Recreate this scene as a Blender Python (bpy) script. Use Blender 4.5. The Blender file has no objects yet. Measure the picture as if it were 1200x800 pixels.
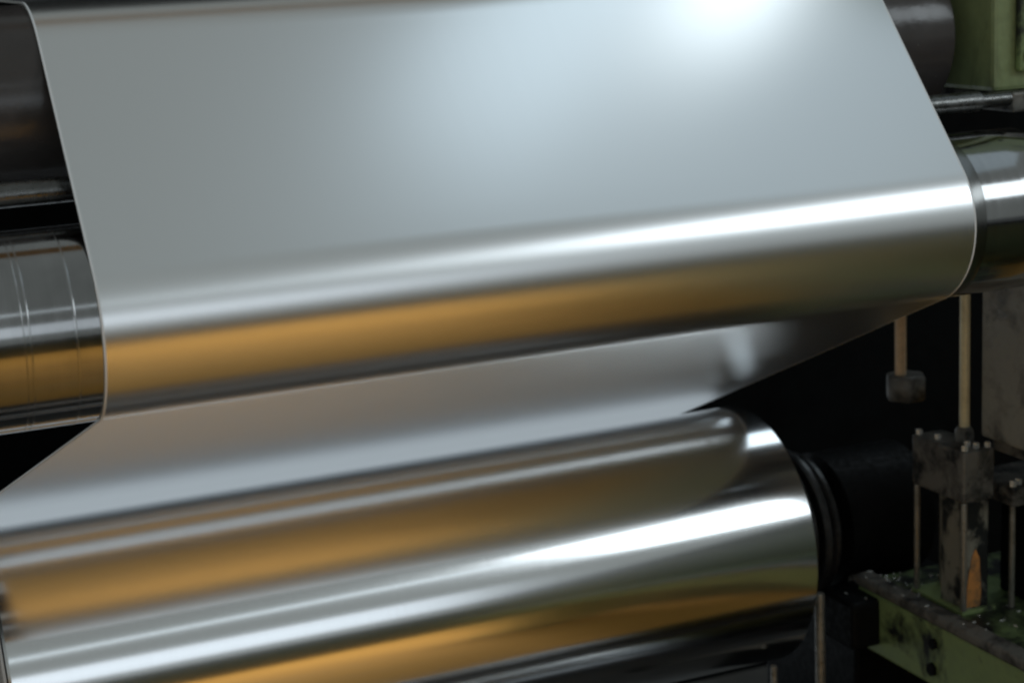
import bpy, bmesh, math, random
from mathutils import Vector, Matrix
random.seed(7)
S = bpy.context.scene
COL = S.collection

# ------------------------------------------------------------------ camera
cam_d = bpy.data.cameras.new('camera')
cam = bpy.data.objects.new('camera', cam_d)
COL.objects.link(cam)
RT = Vector((0.91498543, -0.40075313, -0.0468891))
UP = Vector((0.12837476, 0.1789715, 0.97544304))
FW = Vector((0.38252004, 0.89853555, -0.2152029))
cam.matrix_world = Matrix(((RT.x, UP.x, -FW.x, -0.8145), (RT.y, UP.y, -FW.y, -1.8171),
                           (RT.z, UP.z, -FW.z, 0.3558), (0, 0, 0, 1)))
cam_d.sensor_width = 36
cam_d.lens = 2173.75 / 1200 * 36
cam_d.clip_start = 0.05
cam_d.clip_end = 200
cam_d.dof.use_dof = True
cam_d.dof.focus_distance = 2.02
cam_d.dof.aperture_fstop = 5.0
S.camera = cam

# ------------------------------------------------------------------ light
W = bpy.data.worlds.new('World')
S.world = W
W.use_nodes = True
bg = W.node_tree.nodes['Background']
bg.inputs[0].default_value = (0.205, 0.226, 0.222, 1)
bg.inputs[1].default_value = 1.0


def area(name, loc, target, sx, sy, radiance, col):
    l = bpy.data.lights.new(name, 'AREA')
    l.shape = 'RECTANGLE'
    l.size, l.size_y = sx, sy
    l.energy = radiance * math.pi * sx * sy
    l.color = col
    o = bpy.data.objects.new(name, l)
    COL.objects.link(o)
    o.location = loc
    z = (Vector(loc) - Vector(target)).normalized()
    x = Vector((0, 0, 1)).cross(z).normalized()
    y = z.cross(x)
    o.rotation_euler = Matrix((x, y, z)).transposed().to_euler()
    return o


# hall lamps: a bright bank and a dimmer bank in front of the line, one overhead, a band of windows far off; added fills last
area('lamp_bank_bright', (3.45, -3.5, 2.42), (0.2, 0, -0.1), 2.5, 1.35, 3.4, (0.84, 0.94, 1.0))
area('lamp_bank_dim', (0.6, -4.4, 2.45), (0, 0, -0.1), 3.0, 0.26, 0.75, (0.80, 0.92, 1.0))
area('lamp_machine', (0.72, -0.05, 0.98), (0.3, 0.08, 0.25), 0.18, 0.16, 2.3, (0.86, 0.96, 1.0))
area('lamp_machine_long', (0.42, -0.05, 1.05), (0.2, 0.08, 0.25), 0.60, 0.26, 0.55, (0.70, 0.88, 1.0))
area('lamp_ceiling', (2.5, -0.7, 3.8), (0.1, 0, 0.1), 2.6, 2.0, 0.30, (0.62, 0.83, 1.0))
area('window_band', (-0.6, -6.5, 1.1), (0, 0, -0.4), 6.5, 1.3, 0.85, (0.80, 0.90, 1.0))
area('lamp_behind', (-0.20, 1.15, -0.60), (-0.20, 0.6, -0.42), 2.16, 0.8, 0.48, (0.80, 0.92, 1.0))
area('fill_right_rear', (1.6, 0.95, 1.45), (0.5, 0.45, -0.33), 0.9, 0.9, 1.6, (0.74, 0.90, 1.0))  # added fill out of view, brightens the right end of the lower strip
lf = area('fill_floor', (0.9, -2.7, 3.4), (0.9, -2.69, -1.2), 1.2, 1.2, 4.5, (1.0, 0.97, 0.92))  # added fill that brightens the ochre floor, spread kept off the metal
lf.data.spread = math.radians(56)

S.view_settings.view_transform = 'Standard'
S.view_settings.look = 'None'
S.view_settings.exposure = 0.0
S.view_settings.gamma = 1.0
S.render.engine = 'CYCLES'
S.cycles.max_bounces = 28
S.cycles.glossy_bounces = 24
S.cycles.filter_width = 2.2


# ------------------------------------------------------------------ materials
class NT:
    def __init__(self, name):
        self.m = bpy.data.materials.new(name)
        self.m.use_nodes = True
        self.t = self.m.node_tree
        self.b = self.t.nodes['Principled BSDF']

    def n(self, typ, **kw):
        nd = self.t.nodes.new(typ)
        for k, v in kw.items():
            setattr(nd, k, v)
        return nd

    def l(self, a, b):
        self.t.links.new(a, b)

    def set(self, **kw):
        for k, v in kw.items():
            i = self.b.inputs[k.replace('_', ' ')]
            i.default_value = (*v, 1) if isinstance(v, tuple) and len(v) == 3 else v

    def coords(self, scale):
        tc = self.n('ShaderNodeTexCoord')
        mp = self.n('ShaderNodeMapping')
        mp.inputs['Scale'].default_value = scale
        self.l(tc.outputs['Object'], mp.inputs['Vector'])
        return mp.outputs['Vector']

    def noise(self, scale, detail=4, vec=(1, 1, 1), rough=0.55, dist=0.0):
        nz = self.n('ShaderNodeTexNoise')
        nz.inputs['Scale'].default_value = scale
        nz.inputs['Detail'].default_value = detail
        nz.inputs['Roughness'].default_value = rough
        nz.inputs['Distortion'].default_value = dist
        self.l(self.coords(vec), nz.inputs['Vector'])
        return nz.outputs['Fac']

    def ramp(self, fac, stops):
        r = self.n('ShaderNodeValToRGB')
        e = r.color_ramp.elements
        while len(e) < len(stops):
            e.new(0.5)
        for el, (p, c) in zip(e, stops):
            el.position = p
            el.color = (*c, 1) if isinstance(c, tuple) else (c, c, c, 1)
        self.l(fac, r.inputs['Fac'])
        return r.outputs['Color']

    def mix(self, fac, a, b):
        m = self.n('ShaderNodeMix', data_type='RGBA')
        for v, i in ((fac, m.inputs[0]), (a, m.inputs[6]), (b, m.inputs[7])):
            if hasattr(v, 'links'):
                self.l(v, i)
            else:
                i.default_value = (*v, 1) if isinstance(v, tuple) else v
        return m.outputs[2]

    def bump(self, h, strength, dist=0.001):
        b = self.n('ShaderNodeBump')
        b.inputs['Strength'].default_value = strength
        b.inputs['Distance'].default_value = dist
        self.l(h, b.inputs['Height'])
        self.l(b.outputs['Normal'], self.b.inputs['Normal'])


def mat_rolled(name, base, r0, r1, aniso, wave):
    m = NT(name)
    m.set(Metallic=1.0, Base_Color=base, Anisotropic=aniso)
    streak = m.noise(1.0, 6, (160, 0.6, 0.6), 0.7)
    c = m.ramp(streak, [(0.25, r0), (0.75, r1)])
    m.l(c, m.b.inputs['Roughness'])
    cx = m.n('ShaderNodeCombineXYZ')
    cx.inputs[0].default_value = 1.0
    m.l(cx.outputs[0], m.b.inputs['Tangent'])
    m.bump(m.noise(1.0, 2, (5, 3, 3)), wave, 0.01)
    return m.m


M_STRIP = mat_rolled('rolled_aluminium', (0.93, 0.935, 0.94), 0.285, 0.305, 0.35, 0.01)
M_COIL = mat_rolled('wound_aluminium', (0.93, 0.935, 0.94), 0.145, 0.165, 0.4, 0.01)

m = NT('sheared_edge')
m.set(Metallic=0.0, Base_Color=(0.88, 0.88, 0.88), Roughness=0.35)
M_EDGE = m.m


def mat_roll(name, base, rough, ringy):
    m = NT(name)
    m.set(Metallic=1.0, Base_Color=base)
    ring = m.noise(1.0, 5, (75, 0.15, 0.15), 0.75)
    cloud = m.noise(9, 5)
    col = m.mix(m.ramp(ring, [(0.3, 0.0), (0.7, 1.0)]), base, tuple(min(1, x * 1.18) for x in base))
    col = m.mix(m.ramp(cloud, [(0.45, 0.0), (0.75, 0.55)]), col, tuple(x * 0.55 for x in base))
    m.l(col, m.b.inputs['Base Color'])
    m.l(m.ramp(ring, [(0.3, rough * 0.8), (0.7, rough * 1.5)]), m.b.inputs['Roughness'])
    m.bump(ring, ringy, 0.002)
    return m.m


M_ROLL = mat_roll('ground_roll_steel', (0.36, 0.36, 0.36), 0.11, 0.02)
M_DARKROLL = None
M_OILRING = mat_roll('oily_ring_steel', (0.20, 0.20, 0.195), 0.2, 0.01)
M_SCRATCH = NT('worn_ring')
M_SCRATCH.set(Metallic=1.0, Base_Color=(0.42, 0.42, 0.42), Roughness=0.2)
M_SCRATCH = M_SCRATCH.m


def mat_greasy(name, base, dirt, d0, d1, scale, rough=0.5, metal=0.0, spec=0.5, vec=(1, 1, 1)):
    m = NT(name)
    big = m.noise(scale, 6, vec, 0.65, 0.4)
    fine = m.noise(scale * 7, 4)
    f = m.ramp(big, [(d0, 0.0), (d1, 1.0)])
    base2 = m.mix(fine, tuple(x * 0.8 for x in base), tuple(x * 1.2 for x in base))
    m.l(m.mix(f, base2, dirt), m.b.inputs['Base Color'])
    m.l(m.ramp(fine, [(0.3, rough * 0.7), (0.7, min(1, rough * 1.3))]), m.b.inputs['Roughness'])
    m.set(Metallic=metal, Specular_IOR_Level=spec)
    m.bump(fine, 0.25, 0.002)
    return m.m


M_DARKROLL = mat_greasy('dark_oiled_roll', (0.075, 0.065, 0.061), (0.05, 0.044, 0.042), 0.45, 0.8, 5, 0.22)
GRIME = (0.012, 0.013, 0.013)
M_GREEN = mat_greasy('green_machine_paint', (0.24, 0.32, 0.13), GRIME, 0.53, 0.66, 11, 0.45)
M_OLIVE = mat_greasy('oily_green_paint', (0.25, 0.30, 0.14), (0.07, 0.08, 0.04), 0.5, 0.75, 14, 0.4, vec=(1, 1, 0.35))
M_BLACK = mat_greasy('oil_black_steel', (0.006, 0.0065, 0.007), (0.002, 0.002, 0.002), 0.4, 0.7, 18, 0.55, 0.0, 0.12)
M_CAST = mat_greasy('grey_cast_iron', (0.30, 0.29, 0.25), (0.05, 0.048, 0.042), 0.48, 0.72, 16, 0.55, 0.0, 0.4)
M_CAP = mat_greasy('oily_grey_steel', (0.19, 0.18, 0.16), (0.02, 0.02, 0.02), 0.44, 0.62, 22, 0.5, 0.2, 0.4)
M_ROD = mat_greasy('dull_steel_rod', (0.30, 0.28, 0.24), (0.10, 0.09, 0.07), 0.5, 0.8, 30, 0.35, 0.6)
M_BRASS = mat_greasy('brassy_rod', (0.75, 0.66, 0.42), (0.5, 0.42, 0.25), 0.5, 0.8, 30, 0.4, 0.2)
M_COPPER = mat_greasy('copper_stained_rod', (0.8, 0.58, 0.36), (0.55, 0.36, 0.2), 0.5, 0.8, 30, 0.5, 0.1)
M_XROD = mat_greasy('dark_steel_rod', (0.16, 0.16, 0.155), (0.06, 0.06, 0.055), 0.45, 0.75, 20, 0.3, 0.9)
M_GUARD = mat_greasy('dark_green_paint', (0.045, 0.065, 0.045), GRIME, 0.5, 0.7, 3, 0.5)
M_FRAME = mat_greasy('side_frame_green', (0.12, 0.15, 0.08), (0.05, 0.06, 0.035), 0.5, 0.7, 4, 0.5)
M_TOP = mat_greasy('oil_soaked_green_paint', (0.17, 0.24, 0.10), GRIME, 0.40, 0.56, 13, 0.4)
M_STAINED = mat_greasy('oil_stained_casting', (0.24, 0.225, 0.18), GRIME, 0.46, 0.56, 26, 0.5, vec=(1, 1, 0.5))
M_RING = mat_greasy('oily_collar_steel', (0.10, 0.10, 0.10), (0.03, 0.03, 0.03), 0.4, 0.7, 20, 0.38, 0.8)
M_RUST = mat_greasy('bare_orange_patch', (0.66, 0.27, 0.07), (0.2, 0.12, 0.06), 0.42, 0.68, 60, 0.7)
M_BOLT = NT('bright_bolt')
M_BOLT.set(Metallic=0.6, Base_Color=(0.85, 0.85, 0.82), Roughness=0.25)
M_BOLT = M_BOLT.m
M_FLOOR = mat_greasy('ochre_floor_paint', (0.66, 0.34, 0.065), (0.54, 0.26, 0.045), 0.45, 0.8, 0.8, 0.6)
M_WALL = mat_greasy('dark_back_wall', (0.006, 0.007, 0.0075), (0.003, 0.003, 0.003), 0.4, 0.7, 6, 0.9, 0, 0.04)
M_PIT = mat_greasy('oily_concrete', (0.11, 0.105, 0.095), (0.04, 0.04, 0.038), 0.4, 0.7, 3, 0.5)
M_CRANE = mat_greasy('crane_ochre_paint', (0.5, 0.3, 0.11), (0.35, 0.2, 0.08), 0.5, 0.8, 3, 0.5)


# ------------------------------------------------------------------ helpers
def obj(name, bm, mats, parent=None, loc=None):
    me = bpy.data.meshes.new(name)
    bm.to_mesh(me)
    bm.free()
    for mm in (mats if isinstance(mats, (list, tuple)) else [mats]):
        me.materials.append(mm)
    o = bpy.data.objects.new(name, me)
    COL.objects.link(o)
    if parent:
        o.parent = parent
    if loc:
        o.location = loc
    return o


def tag(o, label, cat, group=None):
    o['label'] = label
    o['category'] = cat
    if group:
        o['group'] = group
    return o


def thing(name, label, cat, loc=(0, 0, 0), group=None):
    o = bpy.data.objects.new(name, None)
    o.empty_display_size = 0.05
    COL.objects.link(o)
    o.location = loc
    bpy.context.view_layer.update()
    return tag(o, label, cat, group)


def part(name, bm, mats, parent):
    """bm is in world coordinates; move it under its thing"""
    off = Vector()
    q = parent
    while q:
        off += q.location
        q = q.parent
    bmesh.ops.translate(bm, verts=bm.verts, vec=-off)
    return obj(name, bm, mats, parent)


def box(x0, x1, y0, y1, z0, z1, bev=0.0, seg=2):
    bm = bmesh.new()
    bmesh.ops.create_cube(bm, size=1)
    for v in bm.verts:
        v.co = Vector(((x0 + x1) / 2 + v.co.x * (x1 - x0), (y0 + y1) / 2 + v.co.y * (y1 - y0), (z0 + z1) / 2 + v.co.z * (z1 - z0)))
    if bev:
        bmesh.ops.bevel(bm, geom=bm.edges[:], offset=bev, segments=seg, affect='EDGES', profile=0.5)
    return bm


def lathe(axis, c, prof, seg=96, cap=True):
    """prof: list of (t along axis, radius); axis 'x' or 'z'; c: world (a, b) of the axis in the other two coordinates"""
    bm = bmesh.new()
    rings = []
    for t, r in prof:
        ring = []
        for i in range(seg):
            a = 2 * math.pi * i / seg
            p = (t, c[0] + r * math.cos(a), c[1] + r * math.sin(a)) if axis == 'x' else (c[0] + r * math.cos(a), c[1] + r * math.sin(a), t)
            ring.append(bm.verts.new(p))
        rings.append(ring)
    for k in range(len(rings) - 1):
        sharp = abs(prof[k + 1][0] - prof[k][0]) < abs(prof[k + 1][1] - prof[k][1]) * 0.4
        for i in range(seg):
            j = (i + 1) % seg
            f = bm.faces.new((rings[k][i], rings[k][j], rings[k + 1][j], rings[k + 1][i]))
            f.smooth = True
    if cap:
        bm.faces.new(rings[0])
        bm.faces.new(rings[-1][::-1])
    bmesh.ops.recalc_face_normals(bm, faces=bm.faces)
    for e in bm.edges:
        if len(e.link_faces) == 2 and e.calc_face_angle(0) > 0.6:
            e.smooth = False
    return bm


def hexbolt(x, y, z, r, h, axis='z'):
    bm = lathe('z', (0, 0), [(0, r), (h * 0.8, r), (h, r * 0.82)], 6)
    for f in bm.faces:
        f.smooth = False
    if axis == 'x':
        bmesh.ops.rotate(bm, verts=bm.verts, cent=(0, 0, 0), matrix=Matrix.Rotation(-math.pi / 2, 3, 'Y'))
    if axis == 'y':
        bmesh.ops.rotate(bm, verts=bm.verts, cent=(0, 0, 0), matrix=Matrix.Rotation(math.pi / 2, 3, 'X'))
    bmesh.ops.translate(bm, verts=bm.verts, vec=(x, y, z))
    return bm


# ------------------------------------------------------------------ setting
R1 = 0.1002
CU, RU = (0.1765, 0.2051), 0.1037
CL, RL = (0.4436, -0.5209), 0.1888
FZ = -1.2
o = obj('floor', box(-9, 9, -9, 3, FZ - 0.05, FZ), M_FLOOR)
o['kind'] = 'structure'
o = obj('back_wall', box(-4, 5, 1.25, 1.35, FZ + 0.004, 1.9), M_WALL)
o['kind'] = 'structure'
o = obj('machine_pit', box(-2.2, 1.3, -0.26, 1.2, FZ + 0.004, FZ + 0.10), M_PIT)
o['kind'] = 'structure'

# ------------------------------------------------------------------ strip
def strip_path():
    pts = []   # (y, z, ny, nz, x0, x1)
    pts += [(1.2 - 0.1 * i, CU[1] + RU, 0.0, 1.0, -0.5, 0.5) for i in range(11)]
    d = Vector((-CU[0], -CU[1]))
    L = d.length
    a = math.atan2(d.y, d.x)
    g = math.acos((RU - R1) / L)
    for s in (1, -1):
        n = Vector((math.cos(a + s * g), math.sin(a + s * g)))
        if n.x < 0:
            break
    a0 = math.atan2(n.y, n.x) % (2 * math.pi)
    for i in range(25):
        t = math.pi / 2 + (a0 - math.pi / 2) * i / 24
        pts.append((CU[0] + RU * math.cos(t), CU[1] + RU * math.sin(t), math.cos(t), math.sin(t), -0.5, 0.5))
    p0 = Vector(pts[-1][:2])
    p1 = R1 * n
    for i in range(1, 8):
        p = p0.lerp(p1, i / 8)
        pts.append((p.x, p.y, n.x, n.y, -0.5, 0.5))
    m = Vector((0.4161491, 0.90929639))
    a1 = math.atan2(-m.y, -m.x) % (2 * math.pi)
    for i in range(61):
        t = a0 + (a1 - a0) * i / 60
        pts.append((R1 * math.cos(t), R1 * math.sin(t), math.cos(t), math.sin(t), -0.5, 0.5))
    A = -R1 * m
    B = Vector(CL) + (RL + 0.015) * m
    for i in range(1, 10):
        p = A.lerp(B, i / 10)
        k = i / 10
        pts.append((p.x, p.y, -m.x, -m.y, -0.5 - 0.079 * k, 0.5 + 0.0135 * k))
    dr = (B - A).normalized()
    for i in range(12):
        p = B + dr * 0.05 * i
        pts.append((p.x, p.y, -m.x, -m.y, -0.579, 0.5135))
    return pts


def build_strip():
    P = strip_path()
    bm = bmesh.new()
    FR = [0.0, 0.0022] + [0.0022 + 0.9956 * i / 32 for i in range(1, 33)] + [1.0]
    NX = len(FR) - 1
    TH = 0.0022
    top, bot = [], []
    for (y, z, ny, nz, x0, x1) in P:
        top.append([bm.verts.new((x0 + (x1 - x0) * FR[i], y, z)) for i in range(NX + 1)])
        bot.append([bm.verts.new((x0 + (x1 - x0) * FR[i], y - ny * TH, z - nz * TH)) for i in range(NX + 1)])
    for k in range(len(P) - 1):
        for i in range(NX):
            for g, rev in ((top, 0), (bot, 1)):
                q = [g[k][i], g[k][i + 1], g[k + 1][i + 1], g[k + 1][i]]
                f = bm.faces.new(q[::-1] if not rev else q)
                f.smooth = True
                if i in (0, NX - 1):
                    f.material_index = 1
        for i in (0, NX):
            f = bm.faces.new((top[k][i], top[k + 1][i], bot[k + 1][i], bot[k][i]))
            f.material_index = 1
            f.smooth = True
    for k in (0, len(P) - 1):
        for i in range(NX):
            bm.faces.new((top[k][i], top[k][i + 1], bot[k][i + 1], bot[k][i]))
    bmesh.ops.recalc_face_normals(bm, faces=bm.faces)
    for e in bm.edges:
        if len(e.link_faces) == 2 and e.calc_face_angle(0) > 0.9:
            e.smooth = False
    return bm


tag(obj('metal_strip', build_strip(), [M_STRIP, M_EDGE]),
    'wide bright aluminium strip bending around the polished roll and down behind the coil', 'metal strip')

# ------------------------------------------------------------------ coil
coil = thing('metal_coil', 'big shiny coil of wound aluminium below the strip', 'coil', (-0.03, CL[0], CL[1]))
RW = RL - 0.0016
prof = [(-0.5775, 0.08), (-0.5775, RW - 0.004), (-0.5745, RW)] + [(-0.5745 + 1.084 * i / 24, RW) for i in range(1, 25)] + [(0.5125, RW - 0.003), (0.5125, 0.08)]
part('winding', lathe('x', CL, prof, 192), M_COIL, coil)
part('end_face', lathe('x', CL, [(-0.582, 0.078)] + sum([[(-0.582 - 0.002 * (i % 2), 0.08 + (RW - 0.09) * i / 14)] for i in range(15)], []) + [(-0.579, RW - 0.008)], 96), M_EDGE, coil)
mand = part('mandrel', lathe('x', CL, [(0.50, 0.07), (0.76, 0.07)], 48), M_BLACK, coil)
for i, (x, r) in enumerate([(0.53, 0.118), (0.551, 0.112), (0.572, 0.116), (0.593, 0.106)]):
    part('collar_ring', lathe('x', CL, [(x, r - 0.004), (x + 0.003, r), (x + 0.009, r), (x + 0.012, r - 0.004)], 64), M_RING, coil)
part('mandrel', lathe('x', CL, [(-0.95, 0.055), (-0.585, 0.055)], 48), M_BLACK, coil)

# ------------------------------------------------------------------ rolls
roll = thing('deflector_roll', 'polished steel roll that the strip bends around above the coil', 'roll', (0, 0, 0))
RB = R1 - 0.0026
part('barrel', lathe('x', (0, 0), [(-0.98, RB - 0.006), (-0.974, RB)] + [(-0.974 + 1.6 * i / 30, RB) for i in range(1, 31)] + [(0.634, RB - 0.004), (0.642, RB - 0.013)], 160), M_ROLL, roll)
part('neck', lathe('x', (0, 0), [(0.642, 0.058), (0.9, 0.058)], 48), M_BLACK, roll)
part('neck', lathe('x', (0, 0), [(-1.15, 0.058), (-0.98, 0.058)], 48), M_BLACK, roll)
for x, w in ((-0.5655, 0.0009), (-0.571, 0.0006), (-0.523, 0.0012)):
    part('wear_ring', lathe('x', (0, 0), [(x - w, RB + 0.0001), (x - w * 0.5, RB + 0.0003), (x + w * 0.5, RB + 0.0003), (x + w, RB + 0.0001)], 160, False), M_SCRATCH, roll)
part('oil_band', lathe('x', (0, 0), [(0.5015, RB + 0.0002), (0.504, RB + 0.0004), (0.514, RB + 0.0004), (0.517, RB + 0.0002)], 160, False), M_OILRING, roll)

uroll = thing('guide_roll', 'dark oily roll behind the top of the strip', 'roll', (0, CU[0], CU[1]))
RB2 = RU - 0.0026
part('barrel', lathe('x', CU, [(-0.99, RB2 - 0.005), (-0.985, RB2)] + [(-0.985 + 1.585 * i / 30, RB2) for i in range(1, 31)] + [(0.606, RB2 - 0.006)], 160), M_DARKROLL, uroll)
part('neck', lathe('x', CU, [(0.606, 0.05), (0.80, 0.05)], 48), M_BLACK, uroll)
part('neck', lathe('x', CU, [(-1.15, 0.05), (-0.99, 0.05)], 48), M_BLACK, uroll)

tag(obj('cross_rod', lathe('x', (0.03, 0.129), [(-1.0, 0.010), (-0.997, 0.0125), (0.60, 0.0125), (0.603, 0.009), (0.66, 0.009)], 40), M_XROD),
    'slim steel cross rod between the two rolls behind the strip', 'rod')

# ------------------------------------------------------------------ green bearing housing, upper right
gh = thing('roll_housing', 'oily green painted housing at the end of the dark guide roll', 'housing', (0.8, 0.2, 0.137))
part('body', box(0.63, 1.1, 0.038, 0.42, 0.137, 0.62, 0.006), M_OLIVE, gh)
part('foot_plate', box(0.645, 1.1, 0.02, 0.43, 0.112, 0.1365, 0.003), M_CAP, gh)
part('front_cover', box(0.66, 1.05, 0.026, 0.0375, 0.16, 0.60, 0.004), M_GREEN, gh)
for zz in (0.18, 0.33, 0.47):
    part('bolt', hexbolt(0.672, 0.026, zz, 0.007, 0.006, 'y'), M_CAP, gh)

# grey chock of the deflector roll
ch = thing('bearing_chock', 'grey cast iron bearing chock hanging under the end of the polished roll', 'chock', (0.85, 0, -0.335))
part('block', box(0.70, 1.02, 0.0, 0.15, -0.335, 0.05, 0.005), M_CAST, ch)
part('foot', box(0.712, 1.0, 0.01, 0.14, -0.353, -0.3355, 0.003), M_CAP, ch)

# ------------------------------------------------------------------ green beam
beam = thing('machine_beam', 'green painted machine beam with black oil stains and a steel rail', 'beam', (0.74, -0.4, -0.675))
part('web', box(0.62, 0.95, -1.6, 0.325, -0.675, -0.585, 0.004), M_GREEN, beam)
part('rail', box(0.616, 0.646, -1.6, 0.33, -0.5845, -0.568, 0.005), M_CAP, beam)
part('top_plate', box(0.655, 0.95, -1.6, 0.32, -0.5845, -0.577, 0.002), M_TOP, beam)
for y, z, r in ((0.141, -0.612, 0.008), (0.145, -0.650, 0.010), (-0.25, -0.62, 0.009), (-0.6, -0.62, 0.009)):
    b = part('bolt_hole', hexbolt(0.6205, y, z, r, 0.006, 'x'), M_BLACK, beam)
part('end_bracket', box(0.575, 0.66, 0.27, 0.36, -0.66, -0.59, 0.006), M_BLACK, beam)
part('leg', box(0.70, 0.93, -1.5, -1.3, FZ + 0.004, -0.6755, 0.004), M_GREEN, beam)
part('leg', box(0.78, 0.93, 0.05, 0.25, FZ + 0.004, -0.6755, 0.004), M_BLACK, beam)


# ------------------------------------------------------------------ cylinders
def rod_z(x, y, z0, z1, r, seg=24):
    return lathe('z', (x, y), [(z0, r * 0.9), (z0 + r * 0.4, r), (z1 - r * 0.4, r), (z1, r * 0.9)], seg)


cy = thing('hydraulic_cylinder', 'grimy hydraulic cylinder with tie rods and an orange bare patch standing on the beam', 'cylinder', (0.68, 0.18, -0.576))
part('cap', box(0.655, 0.706, 0.126, 0.242, -0.417, -0.346, 0.003), M_CAP, cy)
part('body', box(0.664, 0.704, 0.134, 0.190, -0.575, -0.4175, 0.004), M_STAINED, cy)
bm = bmesh.new()
outl = [(0.6655, -0.567), (0.6885, -0.568), (0.6905, -0.545), (0.6885, -0.520), (0.6875, -0.500), (0.681, -0.486), (0.675, -0.497), (0.6705, -0.520), (0.6665, -0.545)]
for yy in (0.1328, 0.1338):
    bm.faces.new([bm.verts.new((x, yy, z)) for x, z in outl])
bm.verts.ensure_lookup_table()
for i in range(9):
    bm.faces.new([bm.verts[i], bm.verts[(i + 1) % 9], bm.verts[9 + (i + 1) % 9], bm.verts[9 + i]])
bmesh.ops.recalc_face_normals(bm, faces=bm.faces)
part('paint_patch', bm, M_RUST, cy)
part('base_plate', box(0.6562, 0.712, 0.128, 0.245, -0.5765, -0.570, 0.0015), M_GREEN, cy)
for x, y in ((0.6595, 0.236), (0.6595, 0.1305), (0.702, 0.236)):
    part('tie_rod', rod_z(x, y, -0.5695, -0.4175, 0.0042), M_ROD, cy)
part('piston_rod', rod_z(0.693, 0.175, -0.346, -0.06, 0.0068), M_BRASS, cy)
part('gland_nut', lathe('z', (0.693, 0.175), [(-0.3455, 0.014), (-0.332, 0.014), (-0.326, 0.010)], 6), M_CAP, cy)
for x, y in ((0.662, 0.133), (0.662, 0.234), (0.699, 0.133), (0.679, 0.150), (0.668, 0.200), (0.684, 0.138)):
    part('bolt', hexbolt(x, y, -0.3455, 0.0048, 0.007), M_BOLT, cy)

c2 = thing('hydraulic_cylinder', 'second grimy cylinder with a bolted cap beside the grey chock on the beam', 'cylinder', (0.78, 0.13, -0.576))
part('cap', box(0.716, 0.85, 0.10, 0.20, -0.425, -0.398, 0.003), M_CAP, c2)
part('body', box(0.765, 0.84, 0.12, 0.19, -0.5765, -0.4255, 0.004), M_BLACK, c2)
for x, y in ((0.735, 0.125), (0.735, 0.19)):
    part('tie_rod', rod_z(x, y, -0.5765, -0.4255, 0.0042), M_ROD, c2)
for x, y in ((0.722, 0.108), (0.734, 0.112), (0.748, 0.106), (0.722, 0.17)):
    part('bolt', hexbolt(x, y, -0.3978, 0.005, 0.008), M_BOLT, c2)

# threaded rod with nut in the dark
tr = thing('threaded_rod', 'copper coloured threaded rod with a dark nut hanging behind the piston rod', 'rod', (0.713, 0.35, -0.33))
prof = []
z = -0.292
while z < -0.02:
    prof += [(z, 0.0072), (z + 0.002, 0.0084)]
    z += 0.004
part('shank', lathe('z', (0.713, 0.35), prof, 24), M_COPPER, tr)
part('nut', lathe('z', (0.722, 0.35), [(-0.329, 0.026), (-0.326, 0.030), (-0.295, 0.030), (-0.292, 0.026)], 6), M_CAP, tr)

# bearing stand that carries the coil mandrel
bs = thing('bearing_stand', 'black oil covered bearing stand at the end of the coil', 'stand', (0.72, 0.46, FZ + 0.004))
part('column', box(0.63, 0.80, 0.345, 0.60, FZ + 0.004, -0.60, 0.006), M_BLACK, bs)
part('bearing_body', lathe('x', CL, [(0.625, 0.08), (0.628, 0.10), (0.77, 0.10), (0.775, 0.09)], 48), M_BLACK, bs)
for y in (0.36, 0.53):
    part('bolt', hexbolt(0.64, y, -0.5995, 0.012, 0.012), M_CAP, bs)

# upright posts under the coil
ps = thing('support_post', 'pale upright post beside the rim of the coil', 'post', (0.54, 0.30, FZ))
part('shaft', rod_z(0.54, 0.30, FZ + 0.02, -0.575, 0.0068), M_ROD, ps)
part('foot', lathe('z', (0.54, 0.30), [(FZ + 0.004, 0.03), (FZ + 0.02, 0.03), (FZ + 0.022, 0.012)], 24), M_BLACK, ps)
ps = thing('support_post', 'short pale post under the belly of the coil', 'post', (0.463, 0.30, FZ))
part('shaft', rod_z(0.463, 0.30, FZ + 0.12, -0.668, 0.0045), M_ROD, ps)
part('foot', lathe('z', (0.463, 0.30), [(FZ + 0.104, 0.025), (FZ + 0.12, 0.025), (FZ + 0.122, 0.012)], 24), M_BLACK, ps)

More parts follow.
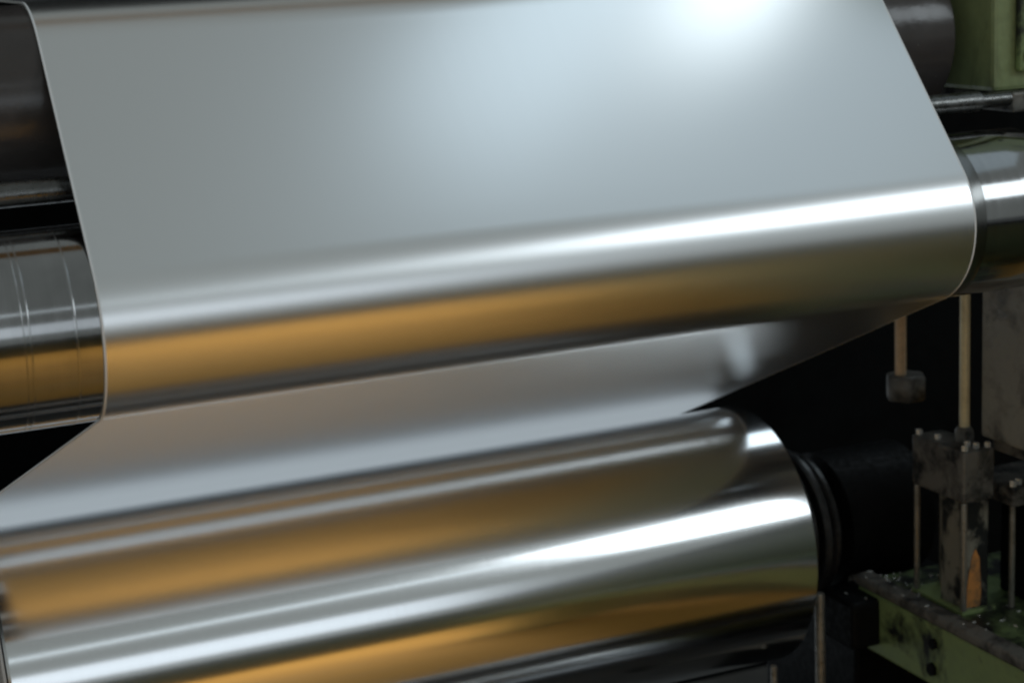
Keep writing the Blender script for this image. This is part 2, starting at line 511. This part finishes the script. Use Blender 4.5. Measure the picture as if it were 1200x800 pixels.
# metal shavings and grit on the beam
bm = bmesh.new()
for i in range(110):
    if i % 3:
        x, y = random.uniform(0.58, 0.75), random.uniform(0.05, 0.33)
    else:
        x, y = random.gauss(0.655, 0.02), random.gauss(0.24, 0.05)
    zb = -0.567 if 0.616 < x < 0.646 else (-0.5765 if x >= 0.655 else -0.5895)
    if y > 0.325 or (x < 0.62 and y < 0.275):
        continue
    s = random.uniform(0.0006, 0.0022)
    mtx = Matrix.Translation((x, y, zb + s * 0.4)) @ Matrix.Rotation(random.uniform(0, 6.28), 4, 'Z') @ Matrix.Rotation(random.uniform(-.7, .7), 4, 'X') @ Matrix.Diagonal((s * random.uniform(1, 3), s, s * 0.7, 1))
    bmesh.ops.create_icosphere(bm, subdivisions=1, radius=0.8, matrix=mtx)
o = tag(obj('metal_shavings', bm, M_BOLT), 'tiny bright metal shavings scattered on the oily beam', 'shavings')
o['kind'] = 'stuff'

# ------------------------------------------------------------------ what the metal mirrors: green side frame, added low guard, crane girder
sf = thing('side_frame', 'green machine side frame mirrored in the right end of the rolls', 'side frame', (1.5, -1.2, FZ + 0.004))
part('body', box(1.05, 1.9, -2.6, -0.35, FZ + 0.004, -0.12, 0.02), M_FRAME, sf)
part('cap_rail', box(1.03, 1.92, -2.62, -0.33, -0.1195, -0.08, 0.01), M_BLACK, sf)
gd = thing('added_guard', 'added low dark green wall mirrored as a dark line in the coil', 'guard', (0, -3.8, FZ + 0.004))  # unseen wall, invented for the dark green line in the coil's reflection
for i in range(6):
    part('panel', box(-6 + 2.0 * i, -6 + 2.0 * i + 1.96, -3.85, -3.78, FZ + 0.004, -0.32, 0.01), M_GUARD, gd)
part('top_rail', box(-6.02, 6.0, -3.87, -3.76, -0.3195, -0.26, 0.01), M_BLACK, gd)
cg = thing('crane_girder', 'tan overhead crane girder mirrored along the top bend of the strip', 'girder', (0, 1.05, 3.6))
part('web', box(-6, 3, 0.85, 1.25, 3.62, 4.2, 0.02), M_CRANE, cg)
part('flange', box(-6, 3, 0.75, 1.35, 3.58, 3.6195, 0.01), M_CRANE, cg)
for k, (y, z, r) in enumerate([(0.10, -0.98, 0.075), (-0.10, -1.0, 0.05)]):
    t = thing('idler_roll', ['steel idler roll mirrored as a bright streak under the coil', 'thin steel idler roll mirrored low in the belly of the coil'][k], 'roll', (-0.4, y, FZ + 0.1))
    part('barrel', lathe('x', (y, z), [(-1.1, r - 0.004), (-1.096, r), (1.05, r), (1.054, r - 0.004)], 64), M_ROLL, t)
    for x in (-1.16, 1.06):
        part('stand', box(x, x + 0.04, y - 0.04, y + 0.04, FZ + (0.1001 if y > -0.2 else 0.004), z + 0.03, 0.004), M_BLACK, t)
